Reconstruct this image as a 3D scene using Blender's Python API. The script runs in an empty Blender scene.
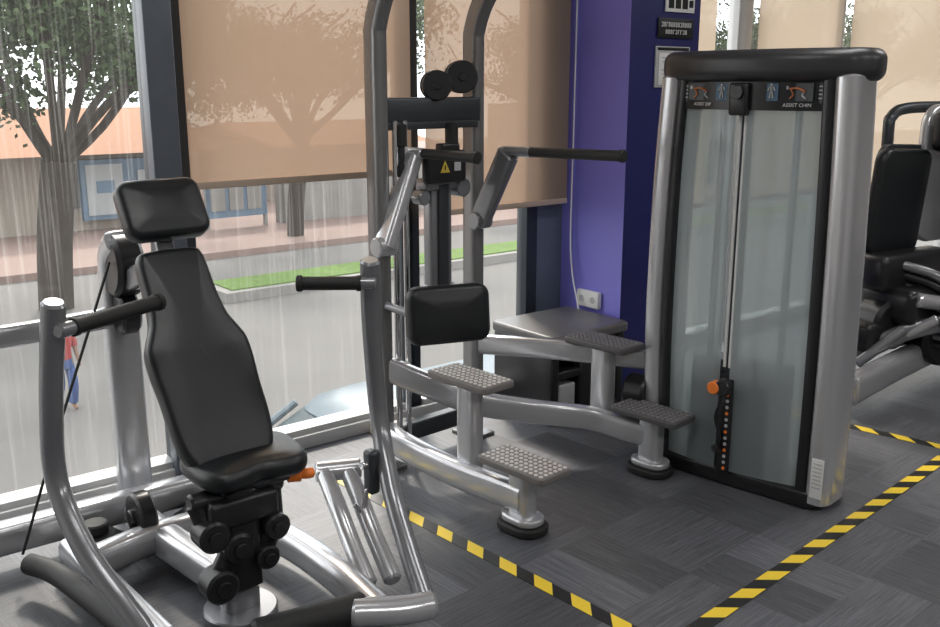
import bpy, bmesh, math, random
from mathutils import Vector, Matrix
random.seed(7)
V=Vector
scene=bpy.context.scene
COL=scene.collection
# ------------------------------------------------------------------ materials
def new_mat(name):
    m=bpy.data.materials.new(name); m.use_nodes=True
    nt=m.node_tree; nt.nodes.clear()
    out=nt.nodes.new('ShaderNodeOutputMaterial')
    return m,nt,out
def N(nt,t,**kw):
    n=nt.nodes.new(t)
    for k,v in kw.items():
        if k in n.inputs: n.inputs[k].default_value=v
        else: setattr(n,k,v)
    return n
def mat(name,col,metal=0.0,rough=0.5,nscale=20.0,var=0.08,bump=0.0,bscale=200.0,coat=0.0,emit=0.0,spec=0.5,stretch=(1,1,1),rvar=.06):
    m,nt,out=new_mat(name)
    b=N(nt,'ShaderNodeBsdfPrincipled')
    b.inputs['Metallic'].default_value=metal
    b.inputs['Coat Weight'].default_value=coat
    b.inputs['Specular IOR Level'].default_value=spec
    tc=N(nt,'ShaderNodeTexCoord'); mp=N(nt,'ShaderNodeMapping'); mp.inputs['Scale'].default_value=stretch
    nt.links.new(tc.outputs['Object'],mp.inputs['Vector'])
    n=N(nt,'ShaderNodeTexNoise'); n.inputs['Scale'].default_value=nscale; n.inputs['Detail'].default_value=4
    nt.links.new(mp.outputs[0],n.inputs['Vector'])
    cr=N(nt,'ShaderNodeMix',data_type='RGBA')
    cr.inputs[6].default_value=[max(0,c*(1-var)) for c in col]+[1]
    cr.inputs[7].default_value=[min(1,c*(1+var)) for c in col]+[1]
    nt.links.new(n.outputs['Fac'],cr.inputs[0])
    nt.links.new(cr.outputs[2],b.inputs['Base Color'])
    mr=N(nt,'ShaderNodeMapRange'); mr.inputs[3].default_value=max(0.02,rough-rvar); mr.inputs[4].default_value=min(1,rough+rvar)
    nt.links.new(n.outputs['Fac'],mr.inputs[0]); nt.links.new(mr.outputs[0],b.inputs['Roughness'])
    if bump>0:
        n2=N(nt,'ShaderNodeTexNoise'); n2.inputs['Scale'].default_value=bscale
        nt.links.new(tc.outputs['Object'],n2.inputs['Vector'])
        bp=N(nt,'ShaderNodeBump'); bp.inputs['Strength'].default_value=bump; bp.inputs['Distance'].default_value=.003
        nt.links.new(n2.outputs['Fac'],bp.inputs['Height']); nt.links.new(bp.outputs[0],b.inputs['Normal'])
    if emit>0:
        nt.links.new(cr.outputs[2],b.inputs['Emission Color']); b.inputs['Emission Strength'].default_value=emit
    nt.links.new(b.outputs[0],out.inputs[0])
    return m
SILVER=mat('silver_paint',(.60,.605,.625),metal=.6,rough=.23,nscale=3,var=.015,rvar=.01)
STEEL=mat('grey_steel',(.25,.255,.27),metal=.45,rough=.24,nscale=3,var=.02,rvar=.01)
GUN=mat('gunmetal_paint',(.23,.228,.23),metal=.5,rough=.25,nscale=3,var=.02,rvar=.01)
DKSTEEL=mat('dark_steel',(.050,.055,.062),metal=.4,rough=.34,nscale=10,rvar=.02)
CHROME=mat('chrome',(.75,.75,.76),metal=1,rough=.14,nscale=5,rvar=.01)
VINYL=mat('black_vinyl',(.009,.011,.013),rough=.35,nscale=12,bump=.2,bscale=450)
PLAS=mat('black_plastic',(.015,.015,.017),rough=.30,nscale=10,rvar=.03)
RUB=mat('black_rubber',(.012,.012,.012),rough=.6,bump=.4,bscale=300)
STUD_GLINT=mat('stud_rubber_reflection',(.68,.64,.61),metal=.1,rough=.4)  # pale tone is reflection on the left steps, put into the colour
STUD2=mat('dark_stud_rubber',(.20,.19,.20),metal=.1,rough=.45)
TREAD_GLINT=mat('tread_rubber_reflection',(.17,.16,.155),rough=.4)  # lightened in colour for the reflection on the left treads
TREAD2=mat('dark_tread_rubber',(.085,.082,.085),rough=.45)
ORANGE=mat('orange_plastic',(.90,.22,.03),rough=.35)
YELLOW=mat('yellow_label',(.62,.46,.05),rough=.5)
WHITE=mat('white_label',(.75,.75,.74),rough=.5)
GREYLAB=mat('grey_label',(.45,.46,.47),rough=.5)
FRAME=mat('window_frame_dark',(.032,.040,.050),metal=.3,rough=.4)
FRAMEL=mat('window_frame_light',(.50,.50,.50),metal=.2,rough=.5)
PAINT=mat('painted_wall',(.50,.48,.46),rough=.8,nscale=3,bump=.1,bscale=80)
CEIL=mat('ceiling_paint',(.60,.59,.58),rough=.9)
COLUMN_LIT=mat('column_paint_lit',(.22,.205,.72),rough=.5,nscale=2,var=.06)  # column paint with the window light on its left face mixed into the colour
COLUMN_SHADE=mat('column_paint_shaded',(.013,.015,.115),rough=.42,nscale=2,var=.06)  # same column paint, darkened in colour for the shaded faces
BOXTOP=mat('grey_board_top',(.12,.115,.115),rough=.38,nscale=4)
BEIGE=mat('beige_plastic',(.5,.42,.32),rough=.5)
HEM=mat('tan_hem',(.46,.36,.28),rough=.6)
def frosted(name,col,tint,tfac,dfac,rough):
    m,nt,out=new_mat(name)
    p=N(nt,'ShaderNodeBsdfPrincipled'); p.inputs['Base Color'].default_value=col+(1,); p.inputs['Roughness'].default_value=rough
    p.inputs['Coat Weight'].default_value=.6; p.inputs['Coat Roughness'].default_value=.08
    tc=N(nt,'ShaderNodeTexCoord'); n=N(nt,'ShaderNodeTexNoise'); n.inputs['Scale'].default_value=400; nt.links.new(tc.outputs['Object'],n.inputs['Vector'])
    bp=N(nt,'ShaderNodeBump'); bp.inputs['Strength'].default_value=.03; bp.inputs['Distance'].default_value=.001; nt.links.new(n.outputs['Fac'],bp.inputs['Height']); nt.links.new(bp.outputs[0],p.inputs['Normal'])
    t=N(nt,'ShaderNodeBsdfTranslucent'); t.inputs[0].default_value=tint+(1,)
    a=N(nt,'ShaderNodeMixShader'); a.inputs[0].default_value=dfac; nt.links.new(p.outputs[0],a.inputs[1]); nt.links.new(t.outputs[0],a.inputs[2])
    tr=N(nt,'ShaderNodeBsdfTransparent'); tr.inputs[0].default_value=tint+(1,)
    b=N(nt,'ShaderNodeMixShader'); b.inputs[0].default_value=tfac; nt.links.new(a.outputs[0],b.inputs[1]); nt.links.new(tr.outputs[0],b.inputs[2])
    nt.links.new(b.outputs[0],out.inputs[0]); return m
SHROUD=frosted('smoked_front_shroud',(.36,.40,.41),(.84,.92,.93),.16,.55,.18)
SHROUDR=frosted('frosted_rear_shroud',(.6,.6,.6),(.92,.97,1.0),.65,.85,.4)
# floor
m,nt,out=new_mat('carpet_tiles'); FLOORM=m
tc=N(nt,'ShaderNodeTexCoord'); mp=N(nt,'ShaderNodeMapping')
mp.inputs['Rotation'].default_value=(0,0,-math.radians(42)); mp.inputs['Scale'].default_value=(2.4,2.4,2.4)
nt.links.new(tc.outputs['Object'],mp.inputs[0])
ck=N(nt,'ShaderNodeTexChecker'); ck.inputs['Scale'].default_value=1.0; nt.links.new(mp.outputs[0],ck.inputs['Vector'])
def streak(sc,det=7,ro=.8):
    q=N(nt,'ShaderNodeMapping'); q.inputs['Scale'].default_value=sc; nt.links.new(mp.outputs[0],q.inputs[0])
    n=N(nt,'ShaderNodeTexNoise'); n.inputs['Scale'].default_value=1.0; n.inputs['Detail'].default_value=det; n.inputs['Roughness'].default_value=ro
    nt.links.new(q.outputs[0],n.inputs['Vector']); return n
sa=streak((1.8,48,1)); sb=streak((48,1.8,1))
mx=N(nt,'ShaderNodeMix',data_type='FLOAT'); nt.links.new(ck.outputs['Fac'],mx.inputs[0]); nt.links.new(sa.outputs['Fac'],mx.inputs[2]); nt.links.new(sb.outputs['Fac'],mx.inputs[3])
ramp=N(nt,'ShaderNodeValToRGB'); ramp.color_ramp.elements[0].position=.33; ramp.color_ramp.elements[0].color=(.038,.040,.047,1); ramp.color_ramp.elements[1].position=.70; ramp.color_ramp.elements[1].color=(.155,.160,.178,1)
nt.links.new(mx.outputs[0],ramp.inputs[0])
q2=N(nt,'ShaderNodeMapping'); q2.inputs['Scale'].default_value=(2,1,1); nt.links.new(mp.outputs[0],q2.inputs[0])
q3=N(nt,'ShaderNodeMapping'); q3.inputs['Scale'].default_value=(1,2,1); nt.links.new(mp.outputs[0],q3.inputs[0])
mv=N(nt,'ShaderNodeMix',data_type='VECTOR'); nt.links.new(ck.outputs['Fac'],mv.inputs[0]); nt.links.new(q3.outputs[0],mv.inputs[4]); nt.links.new(q2.outputs[0],mv.inputs[5])
fl2=N(nt,'ShaderNodeVectorMath',operation='FLOOR'); nt.links.new(mv.outputs[1],fl2.inputs[0])
wn2=N(nt,'ShaderNodeTexWhiteNoise',noise_dimensions='3D'); nt.links.new(fl2.outputs[0],wn2.inputs['Vector'])
mr=N(nt,'ShaderNodeMapRange'); mr.inputs[3].default_value=.66; mr.inputs[4].default_value=1.36; nt.links.new(wn2.outputs['Value'],mr.inputs[0])
sc=N(nt,'ShaderNodeVectorMath',operation='SCALE'); nt.links.new(ramp.outputs[0],sc.inputs[0]); nt.links.new(mr.outputs[0],sc.inputs['Scale'])
fine=N(nt,'ShaderNodeTexNoise'); fine.inputs['Scale'].default_value=260; nt.links.new(tc.outputs['Object'],fine.inputs['Vector'])
bp=N(nt,'ShaderNodeBump'); bp.inputs['Strength'].default_value=.4; bp.inputs['Distance'].default_value=.003; nt.links.new(fine.outputs['Fac'],bp.inputs['Height'])
b=N(nt,'ShaderNodeBsdfPrincipled'); b.inputs['Roughness'].default_value=.44
nt.links.new(sc.outputs[0],b.inputs['Base Color']); nt.links.new(bp.outputs[0],b.inputs['Normal']); nt.links.new(b.outputs[0],out.inputs[0])
# tape
m,nt,out=new_mat('hazard_tape'); TAPE=m
tc=N(nt,'ShaderNodeTexCoord'); sp=N(nt,'ShaderNodeSeparateXYZ'); nt.links.new(tc.outputs['Object'],sp.inputs[0])
ad=N(nt,'ShaderNodeMath',operation='ADD'); nt.links.new(sp.outputs[0],ad.inputs[0]); nt.links.new(sp.outputs[1],ad.inputs[1])
mu=N(nt,'ShaderNodeMath',operation='MULTIPLY'); mu.inputs[1].default_value=1/.165; nt.links.new(ad.outputs[0],mu.inputs[0])
fr=N(nt,'ShaderNodeMath',operation='FRACT'); nt.links.new(mu.outputs[0],fr.inputs[0])
gt=N(nt,'ShaderNodeMath',operation='GREATER_THAN'); gt.inputs[1].default_value=.5; nt.links.new(fr.outputs[0],gt.inputs[0])
cm=N(nt,'ShaderNodeMix',data_type='RGBA'); cm.inputs[6].default_value=(.02,.02,.02,1); cm.inputs[7].default_value=(.92,.66,.05,1); nt.links.new(gt.outputs[0],cm.inputs[0])
b=N(nt,'ShaderNodeBsdfPrincipled'); b.inputs['Roughness'].default_value=.35; nt.links.new(cm.outputs[2],b.inputs['Base Color']); nt.links.new(b.outputs[0],out.inputs[0])
# glass
m,nt,out=new_mat('window_glass'); GLASS=m
tr=N(nt,'ShaderNodeBsdfTransparent'); tr.inputs[0].default_value=(.97,.97,.96,1)
gl=N(nt,'ShaderNodeBsdfGlossy'); gl.inputs['Roughness'].default_value=.02
lw=N(nt,'ShaderNodeFresnel'); lw.inputs['IOR'].default_value=1.35
m1=N(nt,'ShaderNodeMixShader'); nt.links.new(lw.outputs[0],m1.inputs[0]); nt.links.new(tr.outputs[0],m1.inputs[1]); nt.links.new(gl.outputs[0],m1.inputs[2])
tc=N(nt,'ShaderNodeTexCoord'); q=N(nt,'ShaderNodeMapping'); q.inputs['Scale'].default_value=(90,90,1.6); nt.links.new(tc.outputs['Object'],q.inputs[0])
n=N(nt,'ShaderNodeTexNoise'); n.inputs['Scale'].default_value=1; n.inputs['Detail'].default_value=5; nt.links.new(q.outputs[0],n.inputs['Vector'])
mr=N(nt,'ShaderNodeMapRange'); mr.inputs[1].default_value=.50; mr.inputs[2].default_value=.85; mr.inputs[3].default_value=.02; mr.inputs[4].default_value=.15; nt.links.new(n.outputs['Fac'],mr.inputs[0])
tl=N(nt,'ShaderNodeBsdfTranslucent'); tl.inputs[0].default_value=(.95,.93,.90,1)
m2=N(nt,'ShaderNodeMixShader'); nt.links.new(mr.outputs[0],m2.inputs[0]); nt.links.new(m1.outputs[0],m2.inputs[1]); nt.links.new(tl.outputs[0],m2.inputs[2]); nt.links.new(m2.outputs[0],out.inputs[0])
# blinds
def blindmat(name,col,tcol,fac,trc):
    m,nt,out=new_mat(name)
    tr=N(nt,'ShaderNodeBsdfTransparent'); tr.inputs[0].default_value=trc+(1,)
    df=N(nt,'ShaderNodeBsdfDiffuse'); df.inputs[0].default_value=col+(1,)
    tl=N(nt,'ShaderNodeBsdfTranslucent'); tl.inputs[0].default_value=tcol+(1,)
    a=N(nt,'ShaderNodeMixShader'); a.inputs[0].default_value=.6; nt.links.new(df.outputs[0],a.inputs[1]); nt.links.new(tl.outputs[0],a.inputs[2])
    tc=N(nt,'ShaderNodeTexCoord'); w=N(nt,'ShaderNodeTexNoise'); w.inputs['Scale'].default_value=300; nt.links.new(tc.outputs['Object'],w.inputs['Vector'])
    mr=N(nt,'ShaderNodeMapRange'); mr.inputs[3].default_value=fac-.03; mr.inputs[4].default_value=fac+.03; nt.links.new(w.outputs['Fac'],mr.inputs[0])
    x=N(nt,'ShaderNodeMixShader'); nt.links.new(mr.outputs[0],x.inputs[0]); nt.links.new(tr.outputs[0],x.inputs[1]); nt.links.new(a.outputs[0],x.inputs[2])
    nt.links.new(x.outputs[0],out.inputs[0]); return m
BLIND=blindmat('tan_screen_fabric',(.50,.39,.31),(.33,.225,.16),.925,(1,.88,.74))
BLIND2=blindmat('cream_screen_fabric',(.66,.57,.48),(.48,.385,.295),.955,(1,.90,.78))
# outdoor
ROAD=mat('asphalt',(.125,.120,.115),rough=.9,nscale=1.2,var=.18)
PAVE=mat('pink_paving',(.22,.155,.135),rough=.9,nscale=2,var=.12)
GRASS=mat('grass_green',(.085,.15,.025),rough=.95,nscale=9,var=.5)
BARK=mat('bark',(.035,.027,.022),rough=.95,nscale=9,var=.4,bump=.6,bscale=25)
LEAF=mat('leaves',(.030,.052,.015),rough=.8,nscale=4,var=.5)
CONC=mat('concrete_wall',(.22,.21,.20),rough=.9,nscale=2,var=.25)
REDW=mat('red_brick_paint',(.18,.10,.085),rough=.9,nscale=8,var=.25)
ROOFM=mat('orange_roof_tiles',(.25,.12,.065),rough=.85,nscale=10,var=.25)
BLUE=mat('blue_board',(.11,.17,.24),rough=.6,nscale=1.5,var=.5)
BUILD=mat('cream_render',(.27,.24,.205),rough=.9,nscale=2,var=.1)
DARKW=mat('dark_window',(.06,.065,.07),rough=.5)
CARP=mat('grey_blue_car_paint',(.12,.155,.18),metal=.2,rough=.4,nscale=2,var=.02)
CARG=mat('car_glass',(.05,.07,.08),rough=.4,spec=.2)
RED=mat('red_cloth',(.30,.03,.03),rough=.8)
BCL=mat('blue_cloth',(.03,.07,.20),rough=.8)
SKINT=mat('skin_tone',(.20,.11,.07),rough=.6)
HAIR=mat('black_hair',(.01,.01,.01),rough=.6)
# ------------------------------------------------------------------ mesh helpers
BASE={}
def loft(bm,rings,mi=0,cap0=True,cap1=True,closed=True):
    vr=[[bm.verts.new(p) for p in r] for r in rings]
    n=len(vr[0])
    for a,b_ in zip(vr[:-1],vr[1:]):
        for i in range(n if closed else n-1):
            j=(i+1)%n
            f=bm.faces.new((a[i],a[j],b_[j],b_[i])); f.material_index=mi
    if cap0:
        f=bm.faces.new(list(reversed(vr[0]))); f.material_index=mi
    if cap1:
        f=bm.faces.new(vr[-1]); f.material_index=mi
def catmull(pts,k,closed=False):
    pts=[V(p) for p in pts]; out=[]; n=len(pts)
    if n==2 or k<=1: return pts
    rng=range(n) if closed else range(n-1)
    for i in rng:
        if closed: p0,p1,p2,p3=pts[(i-1)%n],pts[i],pts[(i+1)%n],pts[(i+2)%n]
        else:
            p1,p2=pts[i],pts[i+1]; p0=pts[i-1] if i>0 else p1*2-p2; p3=pts[i+2] if i+2<n else p2*2-p1
        for j in range(k):
            t=j/k
            out.append(.5*((2*p1)+(p2-p0)*t+(2*p0-5*p1+4*p2-p3)*t*t+(3*p1-p0-3*p2+p3)*t**3))
    if not closed: out.append(pts[-1])
    return out
def tube(bm,pts,a,b=None,ref=(0,0,1),p=2.0,n=20,k=8,mi=0,rnd=True):
    b=b or a
    P=catmull(pts,k); rings=[]; A=V(ref)
    for i,q in enumerate(P):
        T=(P[min(i+1,len(P)-1)]-P[max(i-1,0)]).normalized()
        A=A-T*A.dot(T)
        if A.length<1e-4: A=T.orthogonal()
        A.normalize(); Bv=T.cross(A)
        rings.append((q,A.copy(),Bv,T))
    def ring(q,A,Bv,s=1.0):
        o=[]
        for i in range(n):
            t=2*math.pi*(i+.5)/n; c_,s_=math.cos(t),math.sin(t)
            o.append(q+A*(a*s*math.copysign(abs(c_)**(2/p),c_))+Bv*(b*s*math.copysign(abs(s_)**(2/p),s_)))
        return o
    R=[]
    m_=min(a,b)
    if rnd:
        q,A_,B_,T=rings[0]; R.append(ring(q-T*m_*.25,A_,B_,.78))
    for q,A_,B_,T in rings: R.append(ring(q,A_,B_))
    if rnd:
        q,A_,B_,T=rings[-1]; R.append(ring(q+T*m_*.25,A_,B_,.78))
    loft(bm,R,mi)
def cyl(bm,p0,p1,r,r2=None,n=24,mi=0,bev=None):
    p0,p1=V(p0),V(p1); T=(p1-p0).normalized(); A=T.orthogonal().normalized(); Bv=T.cross(A); r2=r if r2 is None else r2
    bev=min(r,(p1-p0).length)*.15 if bev is None else bev
    def ring(q,rr): return [q+A*rr*math.cos(2*math.pi*i/n)+Bv*rr*math.sin(2*math.pi*i/n) for i in range(n)]
    loft(bm,[ring(p0,r-bev),ring(p0+T*bev,r),ring(p1-T*bev,r2),ring(p1,r2-bev)],mi)
def frame(o,x,y):
    x=V(x).normalized(); y=V(y); y=(y-x*y.dot(x)).normalized(); z=x.cross(y)
    return Matrix(((x.x,y.x,z.x,o[0]),(x.y,y.y,z.y,o[1]),(x.z,y.z,z.z,o[2]),(0,0,0,1)))
def rrect(w,h,r,k=5):
    o=[]
    for cx,cy,a0 in ((w/2-r,h/2-r,0),(-w/2+r,h/2-r,90),(-w/2+r,-h/2+r,180),(w/2-r,-h/2+r,270)):
        for i in range(k+1):
            a=math.radians(a0+90*i/k); o.append((cx+r*math.cos(a),cy+r*math.sin(a)))
    return o
def slab(bm,outl,t,M,rd=.01,mi=0,dome=0.0,seg=4):
    n=len(outl); O=[V((x,y,0)) for x,y in outl]; cen=sum(O,V())/n
    nor=[]
    for i in range(n):
        e=(O[(i+1)%n]-O[i-1]); nor.append(V((e.y,-e.x,0)).normalized())
    def ring(ins,z,s=1.0): return [M@((O[i]-nor[i]*ins-cen)*s+cen+V((0,0,z))) for i in range(n)]
    R=[]
    for i in range(seg+1):
        a=math.radians(90*(1-i/seg)); R.append(ring(rd*(1-math.cos(a)),-t/2+rd-rd*math.sin(a)))
    for i in range(seg+1):
        a=math.radians(90*i/seg); R.append(ring(rd*(1-math.cos(a)),t/2-rd+rd*math.sin(a)))
    if dome>0:
        for s,dz in ((.85,.5),(.6,.85),(.3,.98),(.05,1.0)): R.append(ring(rd,t/2+dome*dz,s))
    loft(bm,R,mi)
def box(bm,c,size,x=(1,0,0),y=(0,1,0),bev=.004,mi=0):
    M=frame(c,x,y); bev=min(bev,min(size)*.45)
    slab(bm,rrect(size[0],size[1],max(bev,.0005),3),size[2],M,rd=max(bev,.0005),mi=mi,seg=3)
def quadbox(bm,c,size,x,y,mi=0):
    M=frame(c,x,y); sx,sy,sz=[q/2 for q in size]
    r=lambda z:[M@V(p) for p in ((sx,sy,z),(-sx,sy,z),(-sx,-sy,z),(sx,-sy,z))]
    loft(bm,[r(-sz),r(sz)],mi)
def sheet(bm,c,w,h,x,y,mi=0):
    M=frame(c,x,y); f=bm.faces.new([bm.verts.new(M@V(p)) for p in ((-w/2,-h/2,0),(w/2,-h/2,0),(w/2,h/2,0),(-w/2,h/2,0))]); f.material_index=mi
def mk(name,bm,mats,parent=None,label=None,cat=None,base=None,smooth=True,recalc=True,**props):
    if recalc: bmesh.ops.recalc_face_normals(bm,faces=bm.faces)
    for f in bm.faces: f.smooth=smooth
    for e in bm.edges:
        if len(e.link_faces)==2 and e.calc_face_angle(0)>math.radians(38): e.smooth=False
    if parent is not None: base=BASE[parent.name]
    elif base is None:
        xs=[v.co.x for v in bm.verts]; ys=[v.co.y for v in bm.verts]; zs=[v.co.z for v in bm.verts]
        base=V(((min(xs)+max(xs))/2,(min(ys)+max(ys))/2,min(zs)))
    base=V(base)
    bmesh.ops.translate(bm,verts=bm.verts,vec=-base)
    me=bpy.data.meshes.new(name); bm.to_mesh(me); bm.free()
    for m_ in (mats if isinstance(mats,(list,tuple)) else [mats]): me.materials.append(m_)
    ob=bpy.data.objects.new(name,me); COL.objects.link(ob)
    if parent is not None: ob.parent=parent
    else: ob.location=base
    BASE[ob.name]=base
    if label: ob['label']=label
    if cat: ob['category']=cat
    for k_,v_ in props.items(): ob[k_]=v_
    return ob
def text_into(bm,txt,size,M,mi=0):
    cu=bpy.data.curves.new('t','FONT'); cu.body=txt; cu.size=size; cu.align_x='CENTER'; cu.align_y='CENTER'; cu.extrude=.0004; cu.resolution_u=2
    ob=bpy.data.objects.new('t',cu); COL.objects.link(ob)
    dg=bpy.context.evaluated_depsgraph_get(); dg.update()
    me=bpy.data.meshes.new_from_object(ob.evaluated_get(dg))
    t=bmesh.new(); t.from_mesh(me); mp_={}
    for v in t.verts: mp_[v.index]=bm.verts.new(M@v.co)
    for f in t.faces:
        try:
            g=bm.faces.new([mp_[v.index] for v in f.verts]); g.material_index=mi
        except ValueError: pass
    t.free(); bpy.data.objects.remove(ob); bpy.data.meshes.remove(me); bpy.data.curves.remove(cu)
def empty(name,loc,label,cat,**props):
    ob=bpy.data.objects.new(name,None); ob.location=loc; ob.empty_display_size=.1; COL.objects.link(ob)
    BASE[ob.name]=V(loc); ob['label']=label; ob['category']=cat
    for k_,v_ in props.items(): ob[k_]=v_
    return ob
def NB(): return bmesh.new()
def copytree(ob,loc,rot=0.0,sc=1.0):
    kids=list(ob.children)
    c=ob.copy(); COL.objects.link(c); c.location=loc; c.rotation_euler[2]=rot; c.scale=(sc,sc,sc)
    for kd in kids:
        q=kd.copy(); COL.objects.link(q); q.parent=c
    return c
# ------------------------------------------------------------------ room frame
P0=V((-1.77,3.25,0)); W=V((.7804,.6253,0)); NI=V((.6253,-.7804,0)); Z=V((0,0,1))
def S(s,d,z=0.0): return P0+W*s+NI*d+Z*z
def sbox(bm,s0,s1,d0,d1,z0,z1,mi=0,bev=0.0):
    c=S((s0+s1)/2,(d0+d1)/2,(z0+z1)/2); sz=(s1-s0,abs(d1-d0),z1-z0)
    if bev>0: box(bm,c,sz,W,-NI,bev,mi)
    else: quadbox(bm,c,sz,W,-NI,mi)
H=2.85; SL,SR,DB=-2.4,9.6,7.0
bm=NB(); sbox(bm,SL-.1,SR+.1,-.12,DB+.1,-.25,0); mk('floor',bm,FLOORM,smooth=False,kind='structure',base=(0,0,0))
bm=NB(); sbox(bm,SL-.1,SR+.1,-.12,DB+.1,H,H+.15); mk('ceiling',bm,CEIL,smooth=False,kind='structure')
bm=NB(); sbox(bm,SL-.1,SR+.1,DB,DB+.1,0,H); mk('wall_back',bm,PAINT,smooth=False,kind='structure')
bm=NB(); sbox(bm,SL-.1,SL,-.0,DB,0,H); mk('wall_left',bm,PAINT,smooth=False,kind='structure')
bm=NB(); sbox(bm,SR,SR+.1,0,DB,0,H); mk('wall_right',bm,PAINT,smooth=False,kind='structure')
bm=NB(); sbox(bm,SL,SR,-.12,0,2.62,H); mk('wall_front',bm,PAINT,smooth=False,kind='structure')
# column: one paint, lit and shaded sides put into the colour
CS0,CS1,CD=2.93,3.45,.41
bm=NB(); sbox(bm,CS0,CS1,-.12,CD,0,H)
col=mk('wall_column',bm,[COLUMN_SHADE,COLUMN_LIT],smooth=False,kind='structure')
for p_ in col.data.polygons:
    if p_.normal.dot(-W)>.9: p_.material_index=1  # window-facing side takes the lit version of the paint
# windows
WIN=[(-2.36,-.62,.07,FRAME),( -.55,.74,.07,FRAME),(.84,1.90,.05,FRAME),(1.94,2.70,.07,FRAME),(3.52,4.40,.06,FRAMEL),(4.48,5.44,.06,FRAMEL),(5.52,7.4,.06,FRAMEL),(7.48,9.5,.06,FRAMEL)]
def window(i,s0,s1,fw,fm):
    bm=NB()
    sbox(bm,s0-.04,s0+fw*.5,-.10,-.02,0.0,2.62,bev=.004); sbox(bm,s1-fw*.5,s1+.04,-.10,-.02,0.0,2.62,bev=.004)
    sbox(bm,s0+fw*.5,s1-fw*.5,-.10,-.02,2.55,2.62,bev=.004)
    sbox(bm,s0+fw*.5,s1-fw*.5,-.10,0.0,0.0,.085,mi=1,bev=.004)
    fr_=mk('window_%d'%i,bm,[fm,FRAMEL],kind='structure')
    bm=NB(); sheet(bm,S((s0+s1)/2,-.063,(.085+2.55)/2),s1-s0-fw,2.465,W,Z); mk('glass_pane',bm,GLASS,parent=fr_,smooth=False,recalc=False)
for i,w_ in enumerate(WIN): window(i+1,*w_)
bm=NB(); sbox(bm,2.74,CS0,-.12,-.03,0,2.62,bev=.004); mk('trim_1',bm,mat('panel_grey_blue',(.13,.16,.20),metal=.2,rough=.4),kind='structure')
bm=NB(); sbox(bm,.69,.80,-.02,.05,0,2.62,bev=.006); mk('trim_2',bm,mat('mullion_grey',(.11,.125,.15),metal=.3,rough=.4),kind='structure')
bm=NB(); sbox(bm,SL,CS0,0.0,.025,0,.06,bev=.004); mk('baseboard_front',bm,FRAMEL,kind='structure')
# blinds
def blind(s0,s1,zb,m_,lab):
    e=empty('roller_blind',S((s0+s1)/2,.05,zb),lab,'blind',group='roller blinds on the windows')
    bm=NB(); sheet(bm,S((s0+s1)/2,.05,(zb+2.66)/2),s1-s0,2.66-zb,W,Z); mk('fabric',bm,m_,parent=e,smooth=False,recalc=False)
    bm=NB(); box(bm,S((s0+s1)/2,.05,zb),(s1-s0,.014,.028),W,-NI,.004); mk('hem_bar',bm,HEM,parent=e)
    bm=NB(); cyl(bm,S(s0,.05,2.70),S(s1,.05,2.70),.035); mk('roller_tube',bm,WHITE,parent=e)
blind(.83,1.885,1.215,BLIND,'tan translucent roller blind half lowered over tall window')
blind(1.965,2.88,1.01,BLIND,'tan translucent roller blind lowered beside purple column')
blind(3.52,4.06,.9,BLIND2,'narrow cream roller blind beside shaded side of purple column')
blind(4.47,5.40,.9,BLIND2,'cream roller blind behind weight tower')
blind(5.52,7.5,.9,BLIND2,'wide cream roller blind behind exercise machines')
# blind cord
bm=NB(); tube(bm,[S(2.915,.06,2.5),S(2.90,.07,1.4),S(2.89,.08,.75),S(2.87,.16,.48),S(2.84,.2,.456)],.004,k=6,n=8)
mk('blind_cord',bm,WHITE,label='thin white cord hanging down beside the purple column',cat='cord')
# column signs
def sign(name,s0,s1,z0,z1,m_,lab,marks,mm):
    bm=NB(); box(bm,S((s0+s1)/2,CD+.006,(z0+z1)/2),(s1-s0,.010,z1-z0),W,-NI,.002,0)
    for (a,b_,c_,d_) in marks:
        quadbox(bm,S(s0+(s1-s0)*(a+b_)/2,CD+.012,z0+(z1-z0)*(c_+d_)/2),((s1-s0)*(b_-a),.002,(z1-z0)*(d_-c_)),W,-NI,1)
    mk(name,bm,[m_,mm],label=lab,cat='sign')
def words(a,b_,c_,d_,n,seed):
    r_=random.Random(seed); o=[]; st=(b_-a)/n
    for i in range(n):
        x=a+i*st; k=r_.randint(0,3); w_=st*.6; t=st*.17
        if k!=1: o.append((x,x+t,c_,d_))
        if k!=2: o.append((x+w_-t,x+w_,c_,d_))
        if k!=3: o.append((x,x+w_,d_-(d_-c_)*.22,d_))
        if k in(1,3): o.append((x,x+w_,c_,c_+(d_-c_)*.22))
    return o
sign('wall_sign',3.12,3.39,1.83,1.925,PLAS,'black plate with two rows of pale lettering on shaded face of purple column',words(.08,.94,.56,.80,13,1)+words(.2,.82,.2,.42,9,2),WHITE)
sign('wall_sign',3.17,3.39,1.955,2.04,WHITE,'white pictogram plate with black symbols on shaded face of purple column',[(.08,.26,.2,.8),(.32,.5,.2,.8),(.56,.74,.2,.8),(.8,.94,.3,.7)],PLAS)
sign('notice_board',3.11,3.37,1.59,1.79,GREYLAB,'small grey framed notice board on shaded face of purple column',[(.04,.96,.90,.97)],PLAS)
bm=NB(); box(bm,S(3.24,CD+.014,1.68),(.22,.004,.155),W,-NI,.001,0)
for i in range(6): quadbox(bm,S(3.225,CD+.017,1.735-.02*i),(.16-.02*(i%3),.001,.006),W,-NI,1)
mk('paper_sheet',bm,[WHITE,GREYLAB],label='white printed sheet of paper fixed on notice board',cat='paper')
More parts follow.
